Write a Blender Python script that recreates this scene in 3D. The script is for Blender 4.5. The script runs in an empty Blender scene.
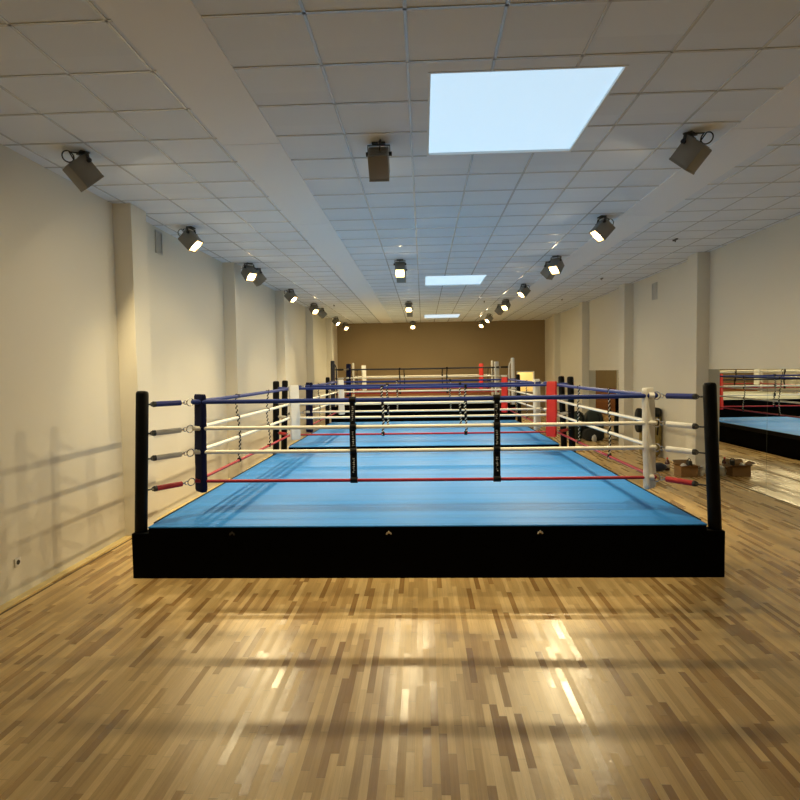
import bpy, bmesh, math, random
from mathutils import Vector, Matrix
random.seed(7)
S = bpy.context.scene
COL = S.collection
PI = math.pi

# ------------------------------------------------------------------ materials
def nmat(name):
    m = bpy.data.materials.new(name); m.use_nodes = True
    nt = m.node_tree; b = nt.nodes['Principled BSDF']
    return m, nt, b

def mat(name, col, rough=0.5, metal=0.0, spec=0.5, bump=0.0, bscale=60.0, var=0.0, vscale=4.0, stretch=(1, 1, 1), sheen=0.0):
    m, nt, b = nmat(name)
    b.inputs['Base Color'].default_value = (*col, 1)
    b.inputs['Roughness'].default_value = rough
    b.inputs['Metallic'].default_value = metal
    b.inputs['Specular IOR Level'].default_value = spec
    if sheen: b.inputs['Sheen Weight'].default_value = sheen
    tc = nt.nodes.new('ShaderNodeTexCoord')
    mp = nt.nodes.new('ShaderNodeMapping'); mp.inputs['Scale'].default_value = stretch
    nt.links.new(tc.outputs['Object'], mp.inputs['Vector'])
    if var > 0:
        n = nt.nodes.new('ShaderNodeTexNoise'); n.inputs['Scale'].default_value = vscale; n.inputs['Detail'].default_value = 4
        nt.links.new(mp.outputs['Vector'], n.inputs['Vector'])
        mx = nt.nodes.new('ShaderNodeMix'); mx.data_type = 'RGBA'
        mx.inputs['A'].default_value = (*[c * (1 - var) for c in col], 1)
        mx.inputs['B'].default_value = (*[min(1, c * (1 + var)) for c in col], 1)
        nt.links.new(n.outputs['Fac'], mx.inputs['Factor'])
        nt.links.new(mx.outputs['Result'], b.inputs['Base Color'])
    if bump > 0:
        n2 = nt.nodes.new('ShaderNodeTexNoise'); n2.inputs['Scale'].default_value = bscale; n2.inputs['Detail'].default_value = 3
        nt.links.new(mp.outputs['Vector'], n2.inputs['Vector'])
        bp = nt.nodes.new('ShaderNodeBump'); bp.inputs['Strength'].default_value = bump; bp.inputs['Distance'].default_value = 0.01
        nt.links.new(n2.outputs['Fac'], bp.inputs['Height']); nt.links.new(bp.outputs['Normal'], b.inputs['Normal'])
    return m

def emat(name, col, st):
    m, nt, b = nmat(name)
    b.inputs['Base Color'].default_value = (0.8, 0.8, 0.8, 1)
    b.inputs['Emission Color'].default_value = (*col, 1)
    b.inputs['Emission Strength'].default_value = st
    return m

def parquet():
    m, nt, b = nmat('parquet')
    N = nt.nodes.new; L = nt.links.new
    def math_(op, a, bb=None, c=None):
        n = N('ShaderNodeMath'); n.operation = op
        for i, v in enumerate((a, bb, c)):
            if v is None: continue
            if isinstance(v, (int, float)): n.inputs[i].default_value = v
            else: L(v, n.inputs[i])
        return n.outputs[0]
    tc = N('ShaderNodeTexCoord'); sp = N('ShaderNodeSeparateXYZ'); L(tc.outputs['Object'], sp.inputs[0])
    W, LEN = 0.047, 0.50
    u = math_('DIVIDE', sp.outputs['X'], W); row = math_('FLOOR', u)
    wn = N('ShaderNodeTexWhiteNoise'); wn.noise_dimensions = '1D'; L(row, wn.inputs['W'])
    v = math_('ADD', math_('DIVIDE', sp.outputs['Y'], LEN), math_('MULTIPLY', wn.outputs['Value'], 7.0))
    seg = math_('FLOOR', v)
    cb = N('ShaderNodeCombineXYZ'); L(row, cb.inputs[0]); L(seg, cb.inputs[1])
    w2 = N('ShaderNodeTexWhiteNoise'); w2.noise_dimensions = '2D'; L(cb.outputs[0], w2.inputs['Vector'])
    cr = N('ShaderNodeValToRGB'); e = cr.color_ramp.elements
    e[0].position = 0; e[0].color = (0.37, 0.215, 0.08, 1)
    e[1].position = 1; e[1].color = (0.80, 0.58, 0.27, 1)
    for p, c in ((0.10, (0.42, 0.255, 0.10, 1)), (0.28, (0.55, 0.36, 0.145, 1)), (0.6, (0.67, 0.465, 0.195, 1))):
        k = cr.color_ramp.elements.new(p); k.color = c
    L(w2.outputs['Value'], cr.inputs['Fac'])
    # grain streaks
    mp = N('ShaderNodeMapping'); mp.inputs['Scale'].default_value = (70, 3, 1); L(tc.outputs['Object'], mp.inputs['Vector'])
    gn = N('ShaderNodeTexNoise'); gn.inputs['Scale'].default_value = 1; gn.inputs['Detail'].default_value = 5; L(mp.outputs['Vector'], gn.inputs['Vector'])
    mx = N('ShaderNodeMix'); mx.data_type = 'RGBA'; mx.blend_type = 'MULTIPLY'; mx.inputs['Factor'].default_value = 0.55
    g2 = N('ShaderNodeValToRGB'); g2.color_ramp.elements[0].position = .3; g2.color_ramp.elements[0].color = (.72, .66, .58, 1); g2.color_ramp.elements[1].position = .65
    L(gn.outputs['Fac'], g2.inputs['Fac']); L(cr.outputs['Color'], mx.inputs['A']); L(g2.outputs['Color'], mx.inputs['B'])
    # joints
    fu = math_('FRACT', u); fv = math_('FRACT', v)
    ju = math_('MAXIMUM', math_('LESS_THAN', fu, 0.02), math_('LESS_THAN', fv, 0.006))
    mj = N('ShaderNodeMix'); mj.data_type = 'RGBA'; L(math_('MULTIPLY', ju, 0.5), mj.inputs['Factor'])
    L(mx.outputs['Result'], mj.inputs['A']); mj.inputs['B'].default_value = (0.10, 0.055, 0.025, 1)
    L(mj.outputs['Result'], b.inputs['Base Color'])
    ro = N('ShaderNodeMapRange'); ro.inputs['To Min'].default_value = 0.24; ro.inputs['To Max'].default_value = 0.40
    L(w2.outputs['Value'], ro.inputs['Value']); L(ro.outputs['Result'], b.inputs['Roughness'])
    b.inputs['Specular IOR Level'].default_value = 0.5
    # small tilt from board to board
    bp = N('ShaderNodeBump'); bp.inputs['Strength'].default_value = 0.25; bp.inputs['Distance'].default_value = 0.004
    n3 = N('ShaderNodeTexNoise'); n3.inputs['Scale'].default_value = 14; n3.inputs['Detail'].default_value = 2
    L(tc.outputs['Object'], n3.inputs['Vector']); L(n3.outputs['Fac'], bp.inputs['Height'])
    tv = N('ShaderNodeVectorMath'); tv.operation = 'MULTIPLY_ADD'; L(w2.outputs['Color'], tv.inputs[0])
    tv.inputs[1].default_value = (.05, .05, 0); tv.inputs[2].default_value = (-.025, -.025, 0)
    ad = N('ShaderNodeVectorMath'); ad.operation = 'ADD'; L(bp.outputs['Normal'], ad.inputs[0]); L(tv.outputs[0], ad.inputs[1])
    nz = N('ShaderNodeVectorMath'); nz.operation = 'NORMALIZE'; L(ad.outputs[0], nz.inputs[0]); L(nz.outputs[0], b.inputs['Normal'])
    return m

def tiles():
    m, nt, b = nmat('ceiling_tile')
    N = nt.nodes.new; L = nt.links.new
    tc = N('ShaderNodeTexCoord'); mp = N('ShaderNodeMapping')
    mp.inputs['Scale'].default_value = (1 / .62, 1 / .62, 0); mp.inputs['Location'].default_value = (0.05 / .62, 0, 0)
    L(tc.outputs['Object'], mp.inputs['Vector'])
    fl = N('ShaderNodeVectorMath'); fl.operation = 'FLOOR'; L(mp.outputs['Vector'], fl.inputs[0])
    w = N('ShaderNodeTexWhiteNoise'); w.noise_dimensions = '2D'; L(fl.outputs[0], w.inputs['Vector'])
    mx = N('ShaderNodeMix'); mx.data_type = 'RGBA'; L(w.outputs['Value'], mx.inputs['Factor'])
    mx.inputs['A'].default_value = (.73, .78, .85, 1); mx.inputs['B'].default_value = (.78, .83, .90, 1)
    L(mx.outputs['Result'], b.inputs['Base Color'])
    b.inputs['Roughness'].default_value = .85
    n = N('ShaderNodeTexNoise'); n.inputs['Scale'].default_value = 120; L(tc.outputs['Object'], n.inputs['Vector'])
    bp = N('ShaderNodeBump'); bp.inputs['Strength'].default_value = .2; bp.inputs['Distance'].default_value = .004
    L(n.outputs['Fac'], bp.inputs['Height']); L(bp.outputs['Normal'], b.inputs['Normal'])
    return m

def canvas_mat(name, col):
    # stretched vinyl sheet: faint widthwise seams and scuffs
    m, nt, b = nmat(name)
    N = nt.nodes.new; L = nt.links.new
    tc = N('ShaderNodeTexCoord'); mp = N('ShaderNodeMapping'); mp.inputs['Scale'].default_value = (.25, 5.5, 1)
    L(tc.outputs['Object'], mp.inputs['Vector'])
    n = N('ShaderNodeTexNoise'); n.inputs['Scale'].default_value = 1.3; n.inputs['Detail'].default_value = 5; L(mp.outputs['Vector'], n.inputs['Vector'])
    cr = N('ShaderNodeValToRGB'); e = cr.color_ramp.elements
    e[0].position = .3; e[0].color = (*[c * .90 for c in col], 1); e[1].position = .7; e[1].color = (*[min(1, c * 1.12) for c in col], 1)
    L(n.outputs['Fac'], cr.inputs['Fac'])
    sp = N('ShaderNodeSeparateXYZ'); L(tc.outputs['Object'], sp.inputs[0])
    d = N('ShaderNodeMath'); d.operation = 'PINGPONG'; L(sp.outputs['Y'], d.inputs[0]); d.inputs[1].default_value = .72
    lt = N('ShaderNodeMath'); lt.operation = 'LESS_THAN'; L(d.outputs[0], lt.inputs[0]); lt.inputs[1].default_value = .012
    mu = N('ShaderNodeMath'); mu.operation = 'MULTIPLY'; L(lt.outputs[0], mu.inputs[0]); mu.inputs[1].default_value = .3
    mx = N('ShaderNodeMix'); mx.data_type = 'RGBA'; L(mu.outputs[0], mx.inputs['Factor'])
    L(cr.outputs['Color'], mx.inputs['A']); mx.inputs['B'].default_value = (*[c * .45 for c in col], 1)
    L(mx.outputs['Result'], b.inputs['Base Color'])
    b.inputs['Roughness'].default_value = .55; b.inputs['Specular IOR Level'].default_value = .25
    bp = N('ShaderNodeBump'); bp.inputs['Strength'].default_value = .25; bp.inputs['Distance'].default_value = .01
    L(n.outputs['Fac'], bp.inputs['Height']); L(bp.outputs['Normal'], b.inputs['Normal'])
    return m

M = {}
M['floor'] = parquet()
M['tile'] = tiles()
M['tbar'] = mat('tbar_steel', (.60, .63, .67), .22, 0.0, .9)
M['band'] = mat('plasterboard', (.85, .87, .90), .8, bump=.05, bscale=40)
M['wall'] = mat('wall_plaster', (.70, .665, .575), .75, bump=.06, bscale=30, var=.03, vscale=.7)
M['backwall'] = mat('brown_wall_paint', (.30, .22, .115), .8, bump=.05, bscale=30, var=.04, vscale=.8)
M['wainscot'] = mat('brown_wood_panel', (.34, .13, .04), .45, var=.25, vscale=3, stretch=(1, 1, 9))
M['trimwood'] = mat('raw_pine', (.84, .66, .30), .6, var=.15, vscale=3, stretch=(10, 1, 10))
M['gapfill'] = mat('dark_gap', (.10, .07, .035), .9, var=.2, vscale=5)
M['blue_canvas'] = canvas_mat('blue_vinyl', (.022, .215, .66))
M['grey_canvas'] = canvas_mat('grey_vinyl', (.42, .44, .38))
M['skirt'] = mat('black_skirt', (.0012, .0012, .0012), .8, spec=.04, bump=.1, bscale=3)
M['deck'] = mat('black_deck', (.0015, .0015, .0015), .8, spec=.04)
M['black_pad'] = mat('black_vinyl', (.0025, .0025, .0025), .5, spec=.12, bump=.08, bscale=20)
M['navy_pad'] = mat('navy_vinyl', (.004, .006, .036), .75, spec=.1, bump=.15, bscale=14)
M['navyblack'] = mat('navy_black_vinyl', (.008, .010, .025), .45)
M['white_pad'] = mat('white_vinyl', (.76, .74, .69), .4, spec=.5, bump=.2, bscale=14, var=.05, vscale=9)
M['red_pad'] = mat('red_vinyl', (.62, .022, .015), .42, spec=.4, bump=.15, bscale=14)
M['blue_rope'] = mat('blue_rope', (.015, .032, .18), .6, spec=.2)
M['white_rope'] = mat('white_rope', (.80, .77, .68), .45, spec=.5)
M['red_rope'] = mat('red_rope', (.34, .012, .026), .5, spec=.3)
M['blue_sleeve'] = mat('blue_sleeve', (.016, .026, .17), .45, spec=.4)
M['red_sleeve'] = mat('red_sleeve', (.42, .014, .016), .45, spec=.4)
M['black_rope'] = mat('black_rope', (.012, .012, .02), .45)
M['steel'] = mat('bright_steel', (.62, .60, .56), .25, 1.0)
M['dark_steel'] = mat('dark_steel', (.045, .043, .04), .4, .6)
M['grey_sleeve'] = mat('grey_white_sleeve', (.46, .44, .40), .5, bump=.1, bscale=25)
M['strap'] = mat('black_webbing', (.003, .003, .0035), .6, spec=.15, bump=.1, bscale=40)
M['ink'] = mat('white_print', (.62, .62, .6), .6)
M['housing'] = mat('grey_lamp_housing', (.23, .215, .185), .45, .2, bump=.03, bscale=90)
M['yoke'] = mat('dark_lamp_yoke', (.055, .055, .052), .45, .4)
M['cable'] = mat('black_cable', (.008, .008, .008), .4)
M['lens'] = emat('lamp_lens', (1, .80, .50), 26)
def lens_nodes(m):
    nt = m.node_tree; N = nt.nodes.new; L = nt.links.new; b = nt.nodes['Principled BSDF']
    tc = N('ShaderNodeTexCoord'); d = N('ShaderNodeVectorMath'); d.operation = 'DISTANCE'; d.inputs[1].default_value = (.5, .5, .5)
    L(tc.outputs['Generated'], d.inputs[0])
    cr = N('ShaderNodeValToRGB'); e = cr.color_ramp.elements
    e[0].position = .12; e[0].color = (1, .86, .60, 1); e[1].position = .62; e[1].color = (1, .62, .20, 1)
    L(d.outputs['Value'], cr.inputs['Fac']); L(cr.outputs['Color'], b.inputs['Emission Color'])
    mr = N('ShaderNodeMapRange'); mr.interpolation_type = 'SMOOTHSTEP'
    for k, v in (('From Min', .10), ('From Max', .6), ('To Min', 65), ('To Max', 4)): mr.inputs[k].default_value = v
    L(d.outputs['Value'], mr.inputs['Value']); L(mr.outputs['Result'], b.inputs['Emission Strength'])
lens_nodes(M['lens'])
M['pane'] = emat('skylight_opal', (.50, .76, .98), .55)
M['frame'] = mat('white_frame', (.75, .77, .78), .4)
M['mirror'] = mat('mirror_silver', (.66, .67, .64), .0, 1.0)
M['mirror_edge'] = mat('mirror_edge', (.10, .11, .09), .6, spec=.1)
M['socket'] = mat('white_plastic', (.72, .70, .66), .35)
M['dark_hole'] = mat('dark_plastic', (.02, .02, .02), .6)
M['grille'] = mat('grey_grille', (.52, .505, .47), .5)
M['card'] = mat('cardboard', (.27, .15, .058), .8, var=.12, vscale=6, bump=.05, bscale=50)
M['card_in'] = mat('cardboard_inside', (.22, .125, .05), .85, var=.1, vscale=6)
M['poly'] = mat('clear_film', (.62, .60, .55), .25, spec=.6, bump=.4, bscale=16)
M['denim'] = mat('dark_blue_cloth', (.022, .030, .058), .85, var=.35, vscale=14, bump=.3, bscale=20, sheen=.2)
M['bottle'] = mat('dark_bottle', (.075, .018, .02), .2, spec=.6)
M['label'] = mat('bottle_label', (.55, .5, .45), .5)
M['olive'] = mat('olive_canvas', (.27, .21, .065), .75, var=.15, vscale=6, bump=.2, bscale=18)
M['blackcloth'] = mat('black_cloth', (.012, .013, .012), .8, var=.3, vscale=8, bump=.2, bscale=18)
M['greenbag'] = mat('dark_green_nylon', (.014, .024, .016), .6, var=.3, vscale=5, bump=.3, bscale=10)
M['towel'] = mat('white_towel', (.6, .6, .58), .9, bump=.3, bscale=25)
M['room'] = mat('cream_room_paint', (.80, .68, .40), .8)

# ------------------------------------------------------------------ mesh building
class MB:
    def __init__(s): s.bm = bmesh.new(); s.mi = 0
    def _take(s, verts, mtx=None):
        fs = {f for v in verts for f in v.link_faces}
        for f in fs: f.material_index = s.mi
        if mtx is not None: bmesh.ops.transform(s.bm, matrix=mtx, verts=list(verts))
    def box(s, c, d, bev=0.0, rot=None, seg=2):
        r = bmesh.ops.create_cube(s.bm, size=1); vs = r['verts']
        bmesh.ops.scale(s.bm, vec=d, verts=vs)
        if bev > 0:
            ed = list({e for v in vs for e in v.link_edges})
            q = bmesh.ops.bevel(s.bm, geom=ed, offset=bev, segments=seg, profile=.5, affect='EDGES')
            vs = list({v for f in q['faces'] for v in f.verts} | {v for v in vs if v.is_valid})
        m = Matrix.Translation(c)
        if rot is not None: m = m @ (rot if isinstance(rot, Matrix) else rot.to_matrix().to_4x4())
        s._take(vs, m); return vs
    def boxr(s, lo, hi, bev=0.0):
        lo = Vector(lo); hi = Vector(hi); return s.box((lo + hi) / 2, hi - lo, bev)
    def quad(s, pts):
        f = s.bm.faces.new([s.bm.verts.new(p) for p in pts]); f.material_index = s.mi; return f
    def cyl(s, a, b, r, r2=None, n=16, cap=True):
        a = Vector(a); b = Vector(b); d = b - a
        q = bmesh.ops.create_cone(s.bm, cap_ends=cap, segments=n, radius1=r, radius2=r if r2 is None else r2, depth=d.length)
        m = Matrix.Translation((a + b) / 2) @ d.to_track_quat('Z', 'Y').to_matrix().to_4x4()
        s._take(q['verts'], m); return q['verts']
    def sph(s, c, r, sc=(1, 1, 1), n=14):
        q = bmesh.ops.create_uvsphere(s.bm, u_segments=n, v_segments=max(6, n // 2 + 1), radius=r)
        s._take(q['verts'], Matrix.Translation(c) @ Matrix.Diagonal((*sc, 1))); return q['verts']
    def tube(s, pts, r, n=8, closed=False):
        pts = [Vector(p) for p in pts]; rings = []; up = Vector((0, 0, 1)); N = len(pts); prev = None
        for i, p in enumerate(pts):
            if closed: t = pts[(i + 1) % N] - pts[i - 1]
            else: t = pts[min(i + 1, N - 1)] - pts[max(i - 1, 0)]
            t.normalize()
            if prev is None:
                x = t.cross(up)
                if x.length < 1e-3: x = t.cross(Vector((1, 0, 0)))
            else: x = prev - t * prev.dot(t)
            x.normalize(); y = t.cross(x); prev = x
            rr = r[i] if isinstance(r, (list, tuple)) else r
            rings.append([s.bm.verts.new(p + (x * math.cos(2 * PI * k / n) + y * math.sin(2 * PI * k / n)) * rr) for k in range(n)])
        for i in range(N if closed else N - 1):
            A = rings[i]; B = rings[(i + 1) % N]
            for k in range(n):
                f = s.bm.faces.new((A[k], A[(k + 1) % n], B[(k + 1) % n], B[k])); f.material_index = s.mi
        if not closed:
            for q in (rings[0][::-1], rings[-1]):
                f = s.bm.faces.new(q); f.material_index = s.mi
    def torus(s, c, R, r, axis=(0, 0, 1), n=22, m=8):
        q = Vector(axis).to_track_quat('Z', 'Y'); c = Vector(c)
        s.tube([c + q @ Vector((R * math.cos(2 * PI * i / n), R * math.sin(2 * PI * i / n), 0)) for i in range(n)], r, m, True)
    def lathe(s, prof, c=(0, 0, 0), n=20):
        c = Vector(c); rings = []
        for (r, z) in prof:
            rings.append([s.bm.verts.new(c + Vector((r * math.cos(2 * PI * k / n), r * math.sin(2 * PI * k / n), z))) for k in range(n)])
        for i in range(len(rings) - 1):
            for k in range(n):
                f = s.bm.faces.new((rings[i][k], rings[i][(k + 1) % n], rings[i + 1][(k + 1) % n], rings[i + 1][k])); f.material_index = s.mi
        for q in (rings[0][::-1], rings[-1]):
            f = s.bm.faces.new(q); f.material_index = s.mi
    def mesh(s, name, mats, smooth=True, ang=40):
        bmesh.ops.recalc_face_normals(s.bm, faces=s.bm.faces)
        me = bpy.data.meshes.new(name); s.bm.to_mesh(me); s.bm.free()
        for m in (mats if isinstance(mats, (list, tuple)) else [mats]): me.materials.append(m)
        if smooth:
            me.polygons.foreach_set('use_smooth', [True] * len(me.polygons))
            try: me.set_sharp_from_angle(angle=math.radians(ang))
            except Exception: pass
        me.update(); return me

def link(name, me, parent=None, loc=None, rot=None, label=None):
    o = bpy.data.objects.new(name, me); COL.objects.link(o)
    if parent is not None: o.parent = parent
    if loc is not None: o.location = loc
    if rot is not None: o.rotation_euler = rot
    if label: o['label'] = label
    return o
def build(mb, name, mats, parent=None, loc=None, rot=None, label=None, smooth=True):
    return link(name, mb.mesh(name, mats, smooth), parent, loc, rot, label)
def tag(o, label, cat=None, group=None, kind=None):
    o['label'] = label
    if cat: o['category'] = cat
    if group: o['group'] = group
    if kind: o['kind'] = kind
    return o
def empty(name, loc=(0, 0, 0), rz=0.0):
    o = bpy.data.objects.new(name, None); COL.objects.link(o); o.location = loc; o.rotation_euler = (0, 0, rz)
    o.empty_display_size = .2; return o
def struct(o, label, cat='room'):
    return tag(o, label, cat, kind='structure')

# ------------------------------------------------------------------ room
XL, XR, ZC = -3.94, 5.63, 4.35
YB, YF = 21.3, -10.0
m = MB(); m.boxr((XL - .3, YF - .2, -.2), (XR + .3, YB + .2, 0)); struct(build(m, 'floor', M['floor'], smooth=False), 'polished strip parquet floor in mixed honey and brown boards', 'floor')

SKY = [(-1.48, .22), (7.97, 9.60), (17.6, 19.3)]; SX0, SX1 = .099, 1.57
m = MB(); ys = [YF]
for a, b in SKY: ys += [a, b]
ys.append(YB)
for i in range(len(ys) - 1):
    for (x0, x1) in ((XL, SX0), (SX0, SX1), (SX1, XR)):
        if i % 2 == 1 and x0 == SX0: continue
        m.boxr((x0, ys[i], ZC), (x1, ys[i + 1], ZC + .12))
struct(build(m, 'ceiling', M['tile'], smooth=False), 'suspended ceiling of pale square tiles', 'ceiling')

# grid of T bars
m = MB(); P = .62
BANDS = [(-1.87, -1.31), (2.94, 3.52)]
def inband(x): return any(a - .03 < x < b + .03 for a, b in BANDS)
xs = [-.05 + P * k for k in range(-7, 10)]
for x in xs:
    if x < XL + .05 or x > XR - .05 or inband(x): continue
    segs = [(YF, YB)]
    if SX0 - .02 < x < SX1 + .02:
        segs = [(YF, SKY[0][0]), (SKY[0][1], SKY[1][0]), (SKY[1][1], SKY[2][0]), (SKY[2][1], YB)]
    for a, b in segs: m.boxr((x - .011, a, ZC - .006), (x + .011, b, ZC + .001))
y = YF + .3
while y < YB:
    insky = any(a - .02 < y < b + .02 for a, b in SKY)
    segs = [(XL, BANDS[0][0]), (BANDS[0][1], SX0 if insky else BANDS[1][0]), (BANDS[1][1], XR)]
    if insky: segs.append((SX1, BANDS[1][0]))
    for a, b in segs: m.boxr((a, y - .011, ZC - .006), (b, y + .011, ZC + .001))
    y += P
struct(build(m, 'trim_1', M['tbar'], smooth=False), 'thin metal grid bars between the ceiling tiles', 'ceiling grid')
for i, (a, b) in enumerate(BANDS):
    m = MB(); y = YF + .45
    while y < YB:
        m.boxr((a, y + .004, ZC - .010), (b, min(y + 3.1, YB) - .004, ZC + .01), .004); y += 3.1
    struct(build(m, 'trim_%d' % (i + 2), M['band'], smooth=False),
           'smooth plasterboard strip running the length of the ceiling, %s side' % ('left' if i == 0 else 'right'), 'ceiling strip')
# skylights
for i, (a, b) in enumerate(SKY):
    r = empty('window_%d' % (i + 1), ((SX0 + SX1) / 2, (a + b) / 2, ZC))
    struct(r, ['large blue-white skylight panel nearest the camera', 'blue-white skylight halfway along the ceiling', 'small-looking blue-white skylight near the back wall'][i], 'skylight')
    w = (SX1 - SX0) / 2; l = (b - a) / 2
    m = MB(); m.boxr((-w, -l, .02), (w, l, .04)); build(m, 'pane', M['pane'], r, smooth=False)
    m = MB(); t = .02
    for lo, hi in (((-w, -l, -.004), (-w + t, l, .02)), ((w - t, -l, -.004), (w, l, .02)), ((-w + t, -l, -.004), (w - t, -l + t, .02)), ((-w + t, l - t, -.004), (w - t, l, .02))): m.boxr(lo, hi)
    build(m, 'frame', M['frame'], r, smooth=False)

# side walls
m = MB(); m.boxr((XL - .25, YF, 0), (XL, YB, ZC)); struct(build(m, 'wall_left', M['wall'], smooth=False), 'long beige plastered wall on the left', 'wall')
m = MB(); m.boxr((XR, YF, 0), (XR + .25, YB, ZC)); struct(build(m, 'wall_right', M['wall'], smooth=False), 'long beige plastered wall on the right', 'wall')
m = MB(); m.boxr((XL - .25, YF - .2, 0), (XR + .25, YF, ZC)); struct(build(m, 'wall_front', M['wall'], smooth=False), 'plain wall behind the viewpoint', 'wall')
# back wall with hatch opening
HX0, HX1, HZ0, HZ1 = 4.33, 5.15, 1.05, 2.02
m = MB()
for lo, hi in (((XL - .25, YB, 0), (HX0, YB + .2, ZC)), ((HX1, YB, 0), (XR + .25, YB + .2, ZC)), ((HX0, YB, 0), (HX1, YB + .2, HZ0)), ((HX0, YB, HZ1), (HX1, YB + .2, ZC))): m.boxr(lo, hi)
struct(build(m, 'wall_back', M['backwall'], smooth=False), 'brown painted end wall', 'wall')
# the lit room behind the hatch
m = MB()
for lo, hi in (((3.6, YB + 2.2, .3), (6.0, YB + 2.3, 2.7)), ((3.5, YB + .2, .3), (3.6, YB + 2.3, 2.7)), ((6.0, YB + .2, .3), (6.1, YB + 2.3, 2.7)),
               ((3.5, YB + .2, .2), (6.1, YB + 2.3, .3)), ((3.5, YB + .2, 2.7), (6.1, YB + 2.3, 2.8))): m.boxr(lo, hi)
struct(build(m, 'wall_backroom', M['room'], smooth=False), 'cream walls of the lit room seen through the hatch', 'wall')
wr = empty('window_4', ((HX0 + HX1) / 2, YB, HZ0)); struct(wr, 'lit opening to a cream room in the brown end wall', 'window')
m = MB(); w = (HX1 - HX0) / 2; hh = HZ1 - HZ0
for lo, hi in (((-w, -.02, 0), (-w + .05, .14, hh)), ((w - .05, -.02, 0), (w, .14, hh)), ((-w + .05, -.02, hh - .05), (w - .05, .14, hh)), ((-w + .05, -.04, 0), (w - .05, .14, .04))): m.boxr(lo, hi, .004)
build(m, 'frame', M['frame'], wr, smooth=False)
L = bpy.data.lights.new('back_room_bulb', 'POINT'); L.energy = 42; L.color = (1, .84, .55); L.shadow_soft_size = .12
o = bpy.data.objects.new('back_room_bulb', L); COL.objects.link(o); o.location = (4.5, YB + 1.2, 2.5)
# brown panelling along the foot of the end wall
m = MB(); x = XL
while x < 3.5:
    m.boxr((x + .004, YB - .035, 0.02), (min(x + .93, 3.53) - .004, YB, 1.14), .004); x += .93
m.boxr((XL, YB - .05, 1.14), (3.53, YB, 1.18), .005)
struct(build(m, 'trim_4', M['wainscot'], smooth=False), 'brown wood panelling along the foot of the end wall', 'panelling')

# pilasters
LY = [1.57, 5.72, 9.87, 14.02, 18.17]; RY = [1.65, 5.80, 9.95, 14.10, 18.25]
n = 5
for i, yy in enumerate(LY):
    m = MB(); m.boxr((XL - .01, yy, 0), (XL + .24, yy + .42, ZC), .006)
    struct(build(m, 'trim_%d' % n, M['wall'], smooth=False), 'shallow plastered pilaster on the left wall, number %d from the camera' % (i + 1), 'pilaster'); n += 1
for i, yy in enumerate(RY):
    m = MB(); m.boxr((XR - .24, yy, 0), (XR + .01, yy + .42, ZC), .006)
    struct(build(m, 'trim_%d' % n, M['wall'], smooth=False), 'shallow plastered pilaster on the right wall, number %d from the camera' % (i + 1), 'pilaster'); n += 1
# raw floor edge strip on the left: pale uneven boards with a dark gap
m = MB(); y = YF; k = 0
while y < 21.2:
    l = random.uniform(.8, 1.7); e = min(y + l, 21.2)
    w0 = random.uniform(.07, .10)
    segs = []
    a = y
    for yy in LY:
        pass
    hit = [yy for yy in LY if yy - .01 < e and yy + .43 > y]
    if hit:
        yy = hit[0]
        if y < yy - .02: e = yy - .01
        else: y = yy + .43; continue
    m.mi = 0
    m.boxr((XL + random.uniform(.004, .02), y + .003, 0), (XL + .02 + w0, e - .003, random.uniform(.014, .024)), .003)
    y = e
struct(build(m, 'baseboard_left', M['trimwood'], smooth=False), 'raw pale edging boards along the foot of the left wall', 'edging')
m = MB(); m.boxr((XL + .115, YF, 0), (XL + .140, 21.2, .0012))
struct(build(m, 'trim_%d' % n, M['gapfill'], smooth=False), 'dark expansion gap between parquet and left wall', 'gap'); n += 1

# ------------------------------------------------------------------ mirrors
def mirror_panel(y0, y1, z1, label):
    r = empty('wall_mirror', (XR, (y0 + y1) / 2, 0)); tag(r, label, 'mirror', 'mirror panels on the right wall')
    h = (y1 - y0) / 2 - .003
    m = MB(); m.boxr((-.012, -h, .012), (-.002, h, z1)); build(m, 'glass', M['mirror'], r, smooth=False)
    m = MB(); m.boxr((-.0115, -h - .003, .002), (0, h + .003, .012)); m.boxr((-.0115, -h - .003, .012), (-.001, -h, z1)); m.boxr((-.0115, h, .012), (-.001, h + .003, z1))
    build(m, 'edge', M['mirror_edge'], r, smooth=False)
mirror_panel(3.80, 5.78, 2.07, 'tall wall mirror between the black corner post and its joint, beside the near pilaster')
mirror_panel(1.90, 3.80, 2.07, 'wall mirror at the right edge of the photo, nearest the camera')
mirror_panel(10.40, 12.25, 2.05, 'far wall mirror behind the dark green bags, nearer half')
mirror_panel(12.25, 14.08, 2.05, 'far wall mirror behind the dark green bags, farther half')

# ------------------------------------------------------------------ boxing rings
HALF = 2.985      # post offset
RC = 2.575        # rope corner offset
CACHE = {}
def cached(key, fn):
    if key not in CACHE: CACHE[key] = fn()
    return CACHE[key]

def post_mesh(hgt, rad, matname):
    def f():
        m = MB(); pr = [(rad * .96, 0), (rad, .01), (rad, hgt - .03), (rad * .93, hgt - .012), (rad * .75, hgt), (rad * .3, hgt + .004)]
        m.lathe(pr, n=28); return m.mesh('corner_post', M[matname])
    return cached(('post', hgt, rad, matname), f)

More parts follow.
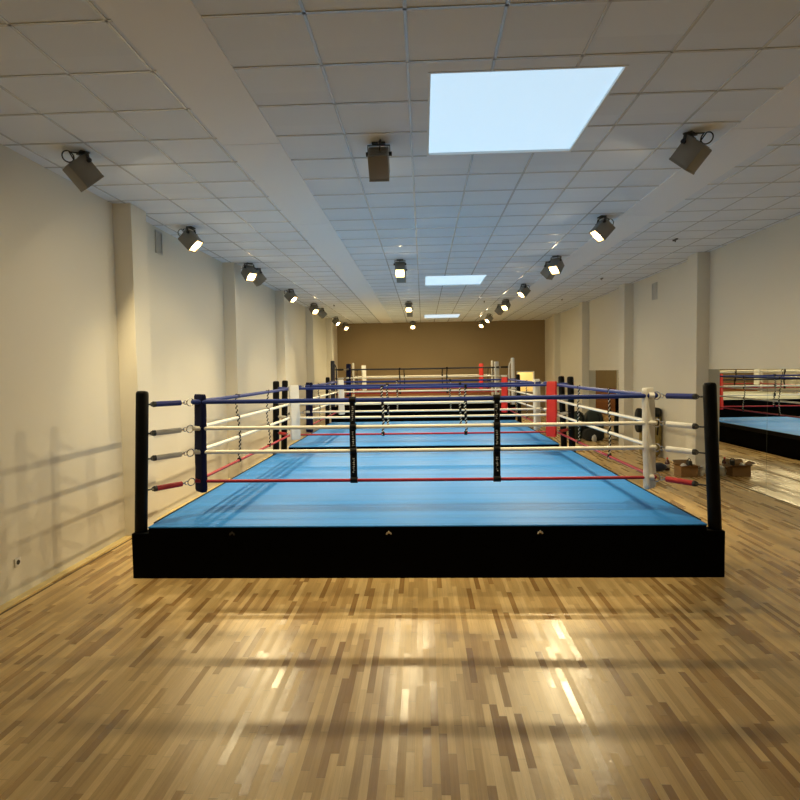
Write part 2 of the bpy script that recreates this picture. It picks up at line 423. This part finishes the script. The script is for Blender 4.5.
def pad_mesh(matname, hgt):
    def f():
        m = MB(); n = 14; W, T = .205, .066
        # cushion: stacked rounded sections with soft quilting dents
        sect = []
        for i in range(n * 3 + 1):
            z = hgt * i / (n * 3); k = 1.0
            e = min(z, hgt - z)
            if e < .03: k = .86 + .14 * math.sqrt(max(0, e / .03))
            k *= 1 + .018 * math.sin(z * 17) + .012 * math.sin(z * 41 + 1)
            ring = []
            for j in range(20):
                a = 2 * PI * j / 20; c, s_ = math.cos(a), math.sin(a)
                px = math.copysign(abs(c) ** .25, c) * W / 2 * k; py = math.copysign(abs(s_) ** .3, s_) * T / 2 * k
                ring.append(m.bm.verts.new((px + .004 * math.sin(z * 9), py, z)))
            sect.append(ring)
        for A, B in zip(sect, sect[1:]):
            for j in range(20): m.bm.faces.new((A[j], A[(j + 1) % 20], B[(j + 1) % 20], B[j]))
        m.bm.faces.new(sect[0][::-1]); m.bm.faces.new(sect[-1])
        return m.mesh('corner_pad', M[matname], ang=60)
    return cached(('pad', matname, round(hgt, 3)), f)

def sleeve_mesh(matname, L):
    def f():
        m = MB(); m.cyl((.0, 0, 0), (L, 0, 0), .030, n=18)
        m.mi = 1; m.cyl((-.012, 0, 0), (.014, 0, 0), .0315, n=18); m.cyl((L - .006, 0, 0), (L + .01, 0, 0), .018, n=12)
        return m.mesh('tensioner', [M[matname], M['dark_steel']])
    return cached(('sleeve', matname, round(L, 3)), f)
def hook_mesh(L):
    def f():
        m = MB(); m.cyl((0, 0, 0), (L * .55, 0, 0), .009, n=8); m.cyl((L * .5, 0, 0), (L - .03, 0, 0), .008, n=8); m.torus((L - .018, 0, 0), .02, .006, (0, 1, 0), 16, 6); m.torus((L*.15, 0, 0), .016, .006, (0, 0, 1), 12, 6)
        return m.mesh('hook', M['dark_steel'])
    return cached(('hook', round(L, 3)), f)
def oring_mesh():
    def f():
        m = MB(); m.torus((.115, 0, 0), .042, .006, (0, 1, .15), 24, 8)
        m.torus((.022, 0, 0), .02, .006, (0, .3, 1), 16, 6); m.torus((.055, 0, 0), .02, .0055, (0, 1, 0), 14, 6)
        return m.mesh('steel_ring', M['steel'])
    return cached('oring', f)

def tie_mesh(zs, phase, thick=1.0, plain=False):
    # two-colour twisted cord looped round each rope
    m = MB(); z0, z1 = zs[-1] - .03, zs[0] + .03; n = 90
    for k in range(2):
        m.mi = k; pts = []
        for i in range(n + 1):
            t = i / n; z = z0 + (z1 - z0) * t; a = t * 2 * PI * 16 + k * PI + phase
            sway = .022 * math.sin(t * PI * 2.0 + phase)
            pts.append((.013 * thick * math.cos(a) + sway * .6, .013 * thick * math.sin(a) + sway, z))
        m.tube(pts, (.0105 if k == 0 else .0055) * thick, 6)
    m.mi = 0
    hc_ = .035 if thick > 1 else .024
    for z in zs: m.cyl((0, 0, z - hc_), (0, 0, z + hc_), .032 if thick > 1 else .029, n=12)
    return m.mesh('rope_tie', [M['strap'], M['strap'] if plain else M['white_rope']])
def sleeve_strap(zs, ring, x, y, seed):
    # flat printed webbing covers, one between each pair of ropes
    rnd = random.Random(seed)
    m = MB()
    for i in range(3):
        a, b = zs[i], zs[i + 1]
        hgt = a - b; dx = rnd.uniform(-.008, .008)
        vs = m.box((dx, 0, (a + b) / 2), (.062 + .008 * i, .034, hgt + .045), .012)
        m.cyl((-.036, 0, a), (.036, 0, a), .036, n=16)
    m.cyl((-.04, 0, zs[3]), (.04, 0, zs[3]), .036, n=16)
    s = build(m, 'rope_strap', M['strap'], ring, (x, y, 0), label='wide black printed strap')
    for i in range(3):
        m = MB(); a, b = zs[i], zs[i + 1]; zc = (a + b) / 2; H = .17; k = 8
        for j in range(k):
            z = zc - H / 2 + H * (j + .5) / k; h = H / k * .62; w = .017
            # small upright letter strokes turned along the strap, too small in the photo to read
            for q in range(rnd.choice((2, 3))):
                if rnd.random() < .5: m.box((rnd.uniform(-.3, .3) * w, -.0185, z + rnd.uniform(-.35, .35) * h), (w * rnd.uniform(.7, 1), .0025, .0045))
                else: m.box((rnd.choice((-.45, 0, .45)) * w, -.0185, z), (.0045, .0025, h))
        build(m, 'lettering', M['ink'], s, label='white print')

def make_ring(y0, D, hc, label, rope_mats, post_mats, dz, tops, detail, canvas, lean=.055):
    cy = y0 + D / 2
    R = empty('boxing_ring', (0, cy, 0)); tag(R, label, 'boxing ring', 'boxing rings')
    hy = D / 2 - .09; ry = D / 2 - .57
    zs = [hc + z for z in dz]
    # platform: deck plus skirts reaching out round the post feet
    m = MB()
    m.boxr((-2.87, -D / 2 + .015, .0), (2.87, D / 2 - .015, hc - .012))
    build(m, 'platform', M['deck'], R, smooth=False)
    for sy, nm in ((-1, 'front'), (1, 'back')):
        m = MB(); Y = sy * D / 2
        m.boxr((-3.05, min(Y, Y - sy * .17), 0), (-2.855, max(Y, Y - sy * .17), hc - .065), .008)
        m.boxr((2.855, min(Y, Y - sy * .17), 0), (3.05, max(Y, Y - sy * .17), hc - .065), .008)
        m.boxr((-2.862, min(Y, Y - sy * .02), 0), (2.862, max(Y, Y - sy * .02), hc - .008), .004)
        sk = build(m, 'skirt', M['skirt'], R, smooth=False)
        if detail and sy < 0:
            for fx in (-1.98, -.345, 1.20):
                m = MB()
                for ddx, dzz in ((-.022, -.012), (0, .012), (.022, -.010)):
                    m.sph((fx + ddx, Y - .004, hc - .068 + dzz), .0095, (1, .5, 1), 10)
                m.box((fx, Y - .001, hc - .068), (.05, .004, .016), .002)
                build(m, 'snap_fastener', M['steel'] if fx > -1 else M['dark_steel'], sk)
    # canvas with soft edges
    m = MB(); m.box((0, 0, hc - .006), (5.75, D - .012, .022), .009); build(m, 'canvas', M[canvas], R)
    for sx in (-1, 1):
        m = MB(); m.box((sx * 2.8765, 0, hc - .039), (.017, D - .32, .106), .003)
        build(m, 'canvas_border', M['black_pad'], R, smooth=False)
    corner = {}
    for (sx, sy) in ((-1, -1), (1, -1), (-1, 1), (1, 1)):
        pm, pr = post_mats[(sx, sy)]
        ph = tops - (hc - .2)
        po = link('corner_post', post_mesh(ph, pr, pm), R, (sx * (HALF + .01), sy * hy, hc - .2))
        # rope tension pulls the posts a little inward
        po.rotation_euler = (sy * lean / ph * .8, -sx * lean / ph, 0)
        corner[(sx, sy)] = po
        def at(z, po=po, sx=sx, sy=sy, ph=ph):
            t = (z - (hc - .2)) / ph; return Vector((sx * (HALF + .01) - sx * lean * t, sy * hy - sy * lean * .8 * t, z))
        pad_m = {(-1, -1): 'navy_pad', (1, -1): 'white_pad', (-1, 1): 'white_pad', (1, 1): 'red_pad'}[(sx, sy)]
        padlab = {'navy_pad': 'dark blue corner pad', 'white_pad': 'white corner pad', 'red_pad': 'red corner pad'}[pad_m]
        pz = hc + (.25 if sy < 0 else .30); phh = 1.115 if sy < 0 else 1.05
        pd = link('corner_pad', pad_mesh(pad_m, phh), R, (sx * (RC - (.045 if sy < 0 else .13)), sy * (ry - (.045 if sy < 0 else .13)), pz), (0, 0, math.atan2(-sx, sy) + PI / 2 * 0 + 0), padlab)
        pd.rotation_euler = (math.radians(1.2) * sy, 0, math.atan2(sy, sx) + PI / 2)
        # tensioners from post to rope corner
        for i, z in enumerate(zs):
            zz = z + (0 if sy > 0 else (-.012 if i else 0))
            a = at(zz); a = a + Vector((-sx, -sy, 0)).normalized() * pr * .9
            b = Vector((sx * RC, sy * ry, z)); d = b - a; Lt = d.length
            ang = math.atan2(d.y, d.x); pit = -math.atan2(d.z, math.hypot(d.x, d.y))
            Ls = .30; hk = max(.07, Lt - Ls - (.165 if sx < 0 else .125))
            nm = rope_mats[i]; sm = {'blue_rope': 'blue_sleeve', 'white_rope': 'grey_sleeve' if sx < 0 else 'white_pad', 'red_rope': 'red_sleeve', 'black_rope': 'black_pad'}[nm]
            t = link('tensioner', sleeve_mesh(sm, Ls), R, a + d.normalized() * hk, (0, pit, ang))
            link('hook', hook_mesh(hk), t, (-hk, 0, 0))
            link('steel_ring', oring_mesh(), t, (Ls, 0, 0))
    # ropes: four heights, four sides
    rr = .0215
    for i, z in enumerate(zs):
        nm = rope_mats[i]; lab = {'blue_rope': 'blue rope', 'white_rope': 'white rope', 'red_rope': 'red rope', 'black_rope': 'black rope'}[nm]
        r = rr + (.004 if nm in ('blue_rope', 'black_rope') else 0) - (.003 if i == 3 else 0)
        for s in ((0, -1), (0, 1), (-1, 0), (1, 0)):
            if s[0] == 0: a, b = Vector((-RC, s[1] * ry, z)), Vector((RC, s[1] * ry, z))
            else: a, b = Vector((s[0] * RC, -ry, z)), Vector((s[0] * RC, ry, z))
            m = MB(); N = 12; dd = (b - a).normalized(); out = Vector((s[0], s[1], 0))
            pts = []
            for k in range(N + 1):
                t = k / N; p = a.lerp(b, t); p.z -= .005 * 4 * t * (1 - t); pts.append(p)
            m.tube(pts, r, 10)
            # stitched eye and collar at each end
            for p, q in ((a, dd), (b, -dd)):
                m.cyl(p + q * .012, p + q * .07, r * 1.16, n=12)
            build(m, 'rope', M[nm], R, label=lab)
    # vertical spacers at thirds
    key = ('ties', tuple(zs))
    for s in ((0, -1), (0, 1), (-1, 0), (1, 0)):
        for e in (-1, 1):
            if s[0] == 0: x, y = e * .80 + .038, s[1] * ry
            else: x, y = s[0] * RC, e * (ry * 2 / 6)
            if detail and s == (0, -1):
                sleeve_strap(zs, R, x, y, 5 + e)
            else:
                me = cached(key + (s[0] != 0, e), lambda: tie_mesh(zs, .8 * e, 0.82 if s[0] else 1.2, hc > 1))
                link('rope_tie', me, R, (x, y, 0))
    if detail:   # white tape clips on the near right corner
        for i in (0, 3):
            m = MB(); m.cyl((-.028, 0, 0), (.028, 0, 0), .034, n=16)
            build(m, 'rope_clip', M['white_pad'], R, (RC - .05, -ry, zs[i]), label='white tape clip on the rope')
    return R

DZ = [1.28, .98, .71, .378]
blk = ('black_pad', .064)
std = {(-1, -1): blk, (1, -1): blk, (-1, 1): blk, (1, 1): blk}
HC = .543
make_ring(0.0, 5.93, HC, 'blue-canvas boxing ring nearest the camera, low black skirt facing the open floor',
          ['blue_rope', 'white_rope', 'white_rope', 'red_rope'], std, DZ, 1.968, True, 'blue_canvas')
make_ring(6.43, 5.93, HC, 'second blue-canvas boxing ring, set between the nearest ring and the raised far ring',
          ['blue_rope', 'white_rope', 'white_rope', 'red_rope'], std, DZ, 1.968, False, 'blue_canvas')
p3 = {(-1, -1): ('navyblack', .07), (1, -1): ('white_pad', .06), (-1, 1): ('white_pad', .05), (1, 1): ('white_pad', .05)}
R3 = make_ring(13.42, 5.93, 1.03, 'raised boxing ring on a tall black platform, in front of the brown end wall',
          ['black_rope', 'white_rope', 'black_rope', 'red_rope'], p3, [1.17, .88, .63, .35], 2.50, False, 'grey_canvas', .02)
# slender tension rail beside each front post of the raised ring
for sx, mm in ((-1, 'navyblack'), (1, 'white_pad')):
    m = MB(); x = sx * (HALF - .13); yv = -5.93 / 2 + .10
    m.tube([(sx * (HALF - .01), yv, 2.46), (sx * (HALF - .06), yv, 2.40), (sx * (HALF - .115), yv, 2.30), (x, yv, 2.22), (x, yv, 1.04)], .020, 8)
    build(m, 'tension_rail', M[mm], R3)

# ------------------------------------------------------------------ spotlights
def lamp_meshes():
    tilt = math.radians(47)
    piv = Vector((0, .02, -.112))
    rot = Matrix.Rotation(-tilt, 4, 'X')
    m = MB(); m.box((0, 0, -.009), (.15, .10, .018), .004); m.cyl((0, 0, -.018), (0, 0, -.028), .022, n=14); plate = m.mesh('mounting_plate', M['yoke'])
    m = MB(); m.box((0, 0, -.026), (.25, .035, .008), .002)
    for s in (-1, 1): m.box((s * .123, .010, -.078), (.008, .035, .112), .002, rot=Matrix.Rotation(math.radians(14), 4, 'X'))
    yoke = m.mesh('yoke', M['yoke'])
    T = Matrix.Translation(piv) @ rot
    m = MB(); vs = m.box((0, .06, -.10), (.225, .27, .25), .012)
    for k in range(5): m.box((0, -.077, -.10 + (k - 2) * .04), (.18, .010, .014), .003)
    # raised rim round the lens
    for lo, hi in (((-.112, .19, -.225), (-.096, .215, .025)), ((.096, .19, -.225), (.112, .215, .025)), ((-.096, .19, -.225), (.096, .215, -.209)), ((-.096, .19, .009), (.096, .215, .025))): m.boxr(lo, hi, .003)
    for v in m.bm.verts: v.co = T @ v.co
    hous = m.mesh('housing', M['housing'])
    m = MB(); m.box((0, .199, -.10), (.19, .008, .215), .003)
    for v in m.bm.verts: v.co = T @ v.co
    lens = m.mesh('lens', M['lens'])
    m = MB(); m.cyl((-.0165, 0, 0), (.0165, 0, 0), .024, n=14); knob = m.mesh('tilt_knob', M['cable'])
    lp = T @ Vector((0, .235, -.10)); ld = (rot @ Vector((0, 1, 0))).normalized()
    return plate, yoke, hous, lens, knob, lp, ld
PLATE, YOKE, HOUS, LENS, KNOB, LP, LD = lamp_meshes()
def cable_mesh(side):
    m = MB(); c = Vector((side * .02, -.165, -.10)); pts = [Vector((0, -.03, -.012)), Vector((0, -.075, -.02))]
    for i in range(21):
        a = math.radians(70) - i / 20 * 2 * PI * .96
        pts.append(c + Vector((.012 * i / 20, math.cos(a) * .062, math.sin(a) * .062 + .01)))
    pts.append(Vector((0, -.06, -.17)))
    m.tube(pts, .0075, 8); return m.mesh('power_cable', M['cable'])
CAB = cable_mesh(1)
LCOL = (1.0, .79, .43); LPOW = 158
def lamp(x, y, tx, ty, label, power=1.0):
    rz = math.atan2(-(tx - x), ty - y)
    r = empty('ceiling_spotlight', (x, y, ZC), rz); tag(r, label, 'spotlight', 'spotlights above the rings'); r.scale = (.87, .87, .87)
    link('mounting_plate', PLATE, r); link('yoke', YOKE, r); h = link('housing', HOUS, r)
    link('lens', LENS, h, label='glowing warm lens'); [link('tilt_knob', KNOB, r, (s * .1285, .02, -.112)) for s in (-1, 1)]; link('power_cable', CAB, r)
    l = bpy.data.lights.new('spot_beam', 'SPOT'); l.energy = LPOW * power; l.color = LCOL
    l.spot_size = math.radians(104); l.spot_blend = .4; l.shadow_soft_size = .035
    o = bpy.data.objects.new('spot_beam', l); COL.objects.link(o); o.parent = r; o.location = LP
    o.rotation_euler = LD.to_track_quat('-Z', 'Y').to_euler()
XLm, XRm, XCm = -3.44, 2.68, -.40
def trio(y, ty, names, xs=(XLm, XCm, XRm), pw=(1, 1, 1)):
    for n_, (x, nm, k) in enumerate(zip(xs, names, pw)): lamp(x, y, x if abs(x) < 1 else x * .02, ty[n_] if isinstance(ty, tuple) else ty, nm, k)
trio(-.15, (3.5, 3, 2.4), ['nearest spotlight at upper left, seen from behind, with a big looped cable',
                 'nearest middle spotlight, square grey back towards the camera, left of the big skylight',
                 'nearest spotlight at upper right, seen from behind, with a big looped cable'], (-3.31, -.37, 2.60))
for x, s in ((XLm, 'left'), (XRm, 'right')):
    lamp(x, 2.88, 0, 2.35, 'spotlight second from the camera in the %s row, bright lens turned inward' % s)
trio(5.85, 2.9, ['lit spotlight third in the left row, facing the camera over the nearest ring',
                 'first glowing middle spotlight, above the far edge of the nearest ring',
                 'lit spotlight third in the right row, facing the camera over the nearest ring'], pw=(1.2, 1.3, 1.8))
trio(6.48, 9.4, ['spotlight facing away, just behind the third lamp of the left row',
                 'middle spotlight facing away, hidden behind the first glowing middle lamp',
                 'spotlight facing away, just behind the third lamp of the right row'])
for x, s in ((XLm, 'left'), (XRm, 'right')):
    lamp(x, 9.62, 0, 8.5, 'spotlight beside the second ring in the %s row, lens turned inward' % s)
trio(12.9, 9.4, ['lit left-row spotlight facing the camera at the far edge of the second ring',
                 'second glowing middle spotlight, above the far edge of the second ring',
                 'lit right-row spotlight facing the camera at the far edge of the second ring'])
trio(14.4, 16.4, ['spotlight of the left row facing away, at the near edge of the raised ring',
                  'middle spotlight facing away, at the near edge of the raised ring',
                  'spotlight of the right row facing away, at the near edge of the raised ring'])
for x, s in ((XLm, 'left'), (XRm, 'right')):
    lamp(x, 17.75, 0, 16.4, 'spotlight beside the raised ring in the %s row, lens turned inward' % s)
trio(20.5, 16.4, ['last spotlight of the left row, facing the camera by the end wall',
                  'last glowing middle spotlight, facing the camera by the end wall',
                  'last spotlight of the right row, facing the camera by the end wall'])

# ------------------------------------------------------------------ small ceiling and wall fittings
def bracket(x, y, label, l=.16):
    m = MB(); m.boxr((-.018, -l / 2, -.022), (.018, l / 2, 0), .004); m.cyl((0, 0, -.02), (0, 0, -.05), .010, n=10)
    o = build(m, 'ceiling_bracket', M['dark_hole'], None, (x, y, ZC)); tag(o, label, 'bracket', 'small dark ceiling brackets')
bracket(4.45, 4.57, 'small black bracket on the ceiling above the right side, nearest of the three')
bracket(4.49, 8.92, 'small black bracket on the ceiling above the right side, middle of the three')
bracket(4.52, 13.22, 'small black bracket on the ceiling above the right side, farthest of the three')
bracket(-2.90, 13.59, 'small black bracket on the ceiling near the left row of spotlights')
bracket(2.05, 13.34, 'small black bracket on the ceiling between the right lamps and the far skylight')
def grille(x, y, z, sx, w, h, label):
    r = empty('air_vent', (x, y, z)); tag(r, label, 'air vent', 'wall air vents')
    m = MB()
    for lo, hi in (((0, -w, -h), (.018, -w + .02, h)), ((0, w - .02, -h), (.018, w, h)), ((0, -w + .02, h - .02), (.018, w - .02, h)), ((0, -w + .02, -h), (.018, w - .02, -h + .02)), ((0, -w, -h), (.004, w, h))): m.boxr([lo[0], lo[1], lo[2]], hi)
    f = build(m, 'frame', M['grille'], r, smooth=False)
    m = MB(); k = int(h * 2 / .035)
    for i in range(1, k): m.box((.010, 0, -h + i * 2 * h / k), (.014, 2 * w - .04, .006), rot=Matrix.Rotation(.6, 4, 'Y'))
    s = build(m, 'slats', M['grille'], r, smooth=False)
    if sx < 0: r.rotation_euler = (0, 0, PI)
grille(XL, 2.87, 4.13, 1, .11, .17, 'small grey air vent high on the left wall just past the first pilaster')
grille(XR, 8.51, 3.95, -1, .15, .20, 'small grey air vent high on the right wall between two pilasters')
r = empty('power_socket', (XL, -.49, .34)); tag(r, 'white wall power socket low on the left wall near the photo edge', 'power socket')
m = MB(); m.box((.006, 0, 0), (.012, .085, .085), .004); build(m, 'cover_plate', M['socket'], r)
m = MB(); m.cyl((.0125, 0, 0), (.0135, 0, 0), .024, n=20); build(m, 'plug_recess', M['dark_hole'], r)

# ------------------------------------------------------------------ things on the floor at the right
r = empty('cardboard_box', (5.12, 5.60, 0), math.radians(4)); tag(r, 'open cardboard box of packing film by the near right pilaster', 'box')
m = MB(); W, Dp, H, t = .165, .14, .215, .006
for lo, hi in (((-W, -Dp, 0), (W, Dp, t)), ((-W, -Dp, 0), (W, -Dp + t, H)), ((-W, Dp - t, 0), (W, Dp, H)), ((-W, -Dp, 0), (-W + t, Dp, H)), ((W - t, -Dp, 0), (W, Dp, H))): m.boxr(lo, hi)
build(m, 'carton', M['card'], r, smooth=False)
for (c, d, ax, ang) in (((0, -Dp - .05, H + .010), (2 * W - .01, .11, t), 'X', .75), ((0, Dp + .035, H + .035), (2 * W - .01, .11, t), 'X', 1.0), ((-W - .045, 0, H + .022), (.11, 2 * Dp - .02, t), 'Y', .5), ((W + .05, 0, H - .018), (.11, 2 * Dp - .02, t), 'Y', .4)):
    if c[1] < 0 or ax == 'Y' and c[0] > 0: a = -ang if ax == 'X' else ang
    m = MB()
    aa = {('X', True): -.25, ('X', False): .75}.get((ax, c[1] < 0), ang)
    m.box(c, d, 0, rot=Matrix.Rotation(aa if ax == 'X' else ang, 4, ax)); build(m, 'flap', M['card_in'], r, smooth=False)
def crumple(name, loc, rad, sc, mt, seed, parent=None, amp=.28, sub=3):
    rnd = random.Random(seed); m = MB(); q = bmesh.ops.create_icosphere(m.bm, subdivisions=sub, radius=rad)
    dirs = [(Vector((rnd.uniform(-1, 1), rnd.uniform(-1, 1), rnd.uniform(-1, 1))).normalized(), rnd.uniform(3, 7), rnd.uniform(0, 6)) for _ in range(7)]
    for v in m.bm.verts:
        n = v.co.normalized(); f = sum(math.sin(d.dot(n) * k + p) for d, k, p in dirs) / 7
        v.co = v.co * (1 + amp * f); v.co = Vector((v.co.x * sc[0], v.co.y * sc[1], max(v.co.z * sc[2], -rad * sc[2] * .75)))
    zmin = min(v.co.z for v in m.bm.verts)
    for v in m.bm.verts: v.co.z -= zmin
    return build(m, name, mt, parent, loc)
o = crumple('packing_film', (5.06, 5.57, .07), .085, (.9, .9, 1.2), M['poly'], 3); tag(o, 'crumpled clear packing film inside the cardboard box', 'packing film')
r = empty('black_device', (5.205, 5.66, .12), .3); tag(r, 'small black device sticking out of the cardboard box', 'device')
m = MB(); m.box((0, 0, .085), (.08, .09, .17), .015); build(m, 'casing', M['dark_hole'], r)
m = MB(); m.torus((0, 0, .175), .035, .008, (0, 1, 0)); build(m, 'handle', M['cable'], r)
o = crumple('plastic_bag', (5.42, 5.62, 0), .10, (.75, .8, 1.1), M['poly'], 8, amp=.4); tag(o, 'crumpled pale plastic bag on the floor between cardboard box and pilaster', 'plastic bag')
r = empty('bottle', (5.04, 6.28, 0)); tag(r, 'dark red drinks bottle standing behind the cardboard box', 'bottle')
m = MB(); m.lathe([(.045, 0), (.05, .006), (.05, .15), (.043, .18), (.019, .215), (.016, .235)]); build(m, 'body', M['bottle'], r)
m = MB(); m.lathe([(.0505, .055), (.0512, .056), (.0512, .125), (.0505, .126)]); build(m, 'label_band', M['label'], r, label='pale label')
m = MB(); m.lathe([(.018, .232), (.018, .258), (.016, .262)]); build(m, 'cap', M['red_pad'], r)
o = crumple('folded_jacket', (4.82, 6.20, 0), .155, (1.15, .75, .6), M['denim'], 12, amp=.35); tag(o, 'dark blue jacket heaped on the floor left of the bottle', 'jacket')

# upright olive bag leaning by the wall
def pillow(m, c, d, p=.5, n=20, rows=14, taper=0.0, lean=0.0, wob=0.0):
    c = Vector(c); rings = []
    for i in range(rows + 1):
        t = -1 + 2 * i / rows; ph = t * PI / 2 * .999
        cz = math.copysign(abs(math.sin(ph)) ** p, t); rr = max(.02, abs(math.cos(ph)) ** p) * (1 - taper * (t + 1) / 2)
        ring = []
        for j in range(n):
            a = 2 * PI * j / n; x, y = math.cos(a), math.sin(a)
            k = 1 + wob * math.sin(3 * a + i * .9) + wob * math.sin(5 * a - i * 1.3)
            ring.append(m.bm.verts.new(c + Vector((math.copysign(abs(x) ** p, x) * d[0] / 2 * rr * k + lean * (t + 1) / 2, math.copysign(abs(y) ** p, y) * d[1] / 2 * rr * k, cz * d[2] / 2))))
        rings.append(ring)
    for A, B in zip(rings, rings[1:]):
        for j in range(n):
            f = m.bm.faces.new((A[j], A[(j + 1) % n], B[(j + 1) % n], B[j])); f.material_index = m.mi
    f = m.bm.faces.new(rings[0][::-1]); f.material_index = m.mi
    f = m.bm.faces.new(rings[-1]); f.material_index = m.mi
r = empty('equipment_bag', (5.35, 8.08, 0)); tag(r, 'tall olive and black upright bag leaning on the wall behind the white corner pad', 'bag')
m = MB(); pillow(m, (0, 0, .55), (.46, .30, 1.10), .42, wob=.01, lean=.05); build(m, 'body', M['olive'], r)
m = MB(); pillow(m, (.05, 0, 1.05), (.42, .31, .26), .55, wob=.02); build(m, 'top_flap', M['blackcloth'], r, label='black top flap')
m = MB(); pillow(m, (-.25, -.02, .88), (.16, .22, .58), .6, wob=.03); pillow(m, (-.25, -.10, .74), (.13, .12, .22), .6); build(m, 'side_pocket', M['blackcloth'], r, label='black side pocket')
m = MB(); pillow(m, (.02, -.16, .35), (.30, .10, .42), .5); build(m, 'front_pocket', M['olive'], r)
for s in (-1, 1):
    m = MB(); m.tube([(s * .12 + .04, -.10, 1.08), (s * .13 + .02, -.19, .95), (s * .13, -.185, .70), (s * .12, -.18, .5)], .014, 6); build(m, 'strap', M['strap'], r)

# dark gear by the far mirror
for i, (x, y, dx, dy, dz_, lab) in enumerate(((4.62, 11.75, .50, .42, .84, 'tall dark green gear sack left of the other one, by the far mirror'),
                                              (5.15, 11.95, .66, .50, .86, 'wide dark green gear sack against the far mirror'))):
    r = empty('gear_sack', (x, y, 0)); tag(r, lab, 'bag', 'dark green sacks')
    m = MB(); pillow(m, (0, 0, dz_ / 2), (dx, dy, dz_), .62, wob=.035, taper=.25); build(m, 'body', M['greenbag'], r)
    m = MB(); m.torus((0, 0, dz_ - .02), .07, .018, (0, .3, 1)); m.tube([(.05, -.1, dz_ - .05), (.12, -.2, dz_ * .8), (.10, -dy / 2 - .02, dz_ * .5), (.05, -dy / 2 - .01, dz_ * .25)], .016, 6); build(m, 'drawstring', M['strap'], r)
r = empty('holdall', (4.98, 11.35, 0), .15); tag(r, 'low black holdall on the floor in front of the dark green sacks', 'bag')
m = MB(); pillow(m, (0, 0, .18), (.62, .30, .36), .55, wob=.03); build(m, 'body', M['blackcloth'], r)
for s in (-1, 1):
    m = MB(); m.tube([(-.14, s * .08, .26), (-.10, s * .07, .34), (0, s * .06, .37), (.10, s * .07, .34), (.14, s * .08, .26)], .010, 6); build(m, 'handle', M['strap'], r)
o = crumple('white_towel', (4.93, 11.08, 0), .075, (.9, .7, 1.6), M['towel'], 21, amp=.3); tag(o, 'small crumpled white towel in front of the black holdall', 'towel')

# ------------------------------------------------------------------ world, camera, colour
w = bpy.data.worlds.new('World'); S.world = w; w.use_nodes = True
w.node_tree.nodes['Background'].inputs['Color'].default_value = (.5, .7, 1, 1); w.node_tree.nodes['Background'].inputs['Strength'].default_value = .3
F, YAW, PITCH, ROLL, CH, CX, CD = 586.84, .0401, .0502, .0160, 2.142, .0308, 5.958
cyw, syw = math.cos(YAW), math.sin(YAW)
fw = Vector((-syw * math.cos(PITCH), cyw * math.cos(PITCH), -math.sin(PITCH))); ri = Vector((cyw, syw, 0)); up = ri.cross(fw)
c, s = math.cos(ROLL), math.sin(ROLL); r2 = c * ri - s * up; u2 = s * ri + c * up
cam = bpy.data.cameras.new('camera'); co = bpy.data.objects.new('camera', cam); COL.objects.link(co)
cam.sensor_fit = 'HORIZONTAL'; cam.sensor_width = 36; cam.lens = F / 800 * 36; cam.clip_end = 200; cam.clip_start = .05
co.matrix_world = Matrix(((r2.x, u2.x, -fw.x, CX), (r2.y, u2.y, -fw.y, -CD), (r2.z, u2.z, -fw.z, CH), (0, 0, 0, 1)))
S.camera = co
vs = S.view_settings
S.display_settings.display_device = 'sRGB'; vs.view_transform = 'Standard'; vs.look = 'None'; vs.gamma = 1; vs.use_curve_mapping = False
vs.exposure = 0.62
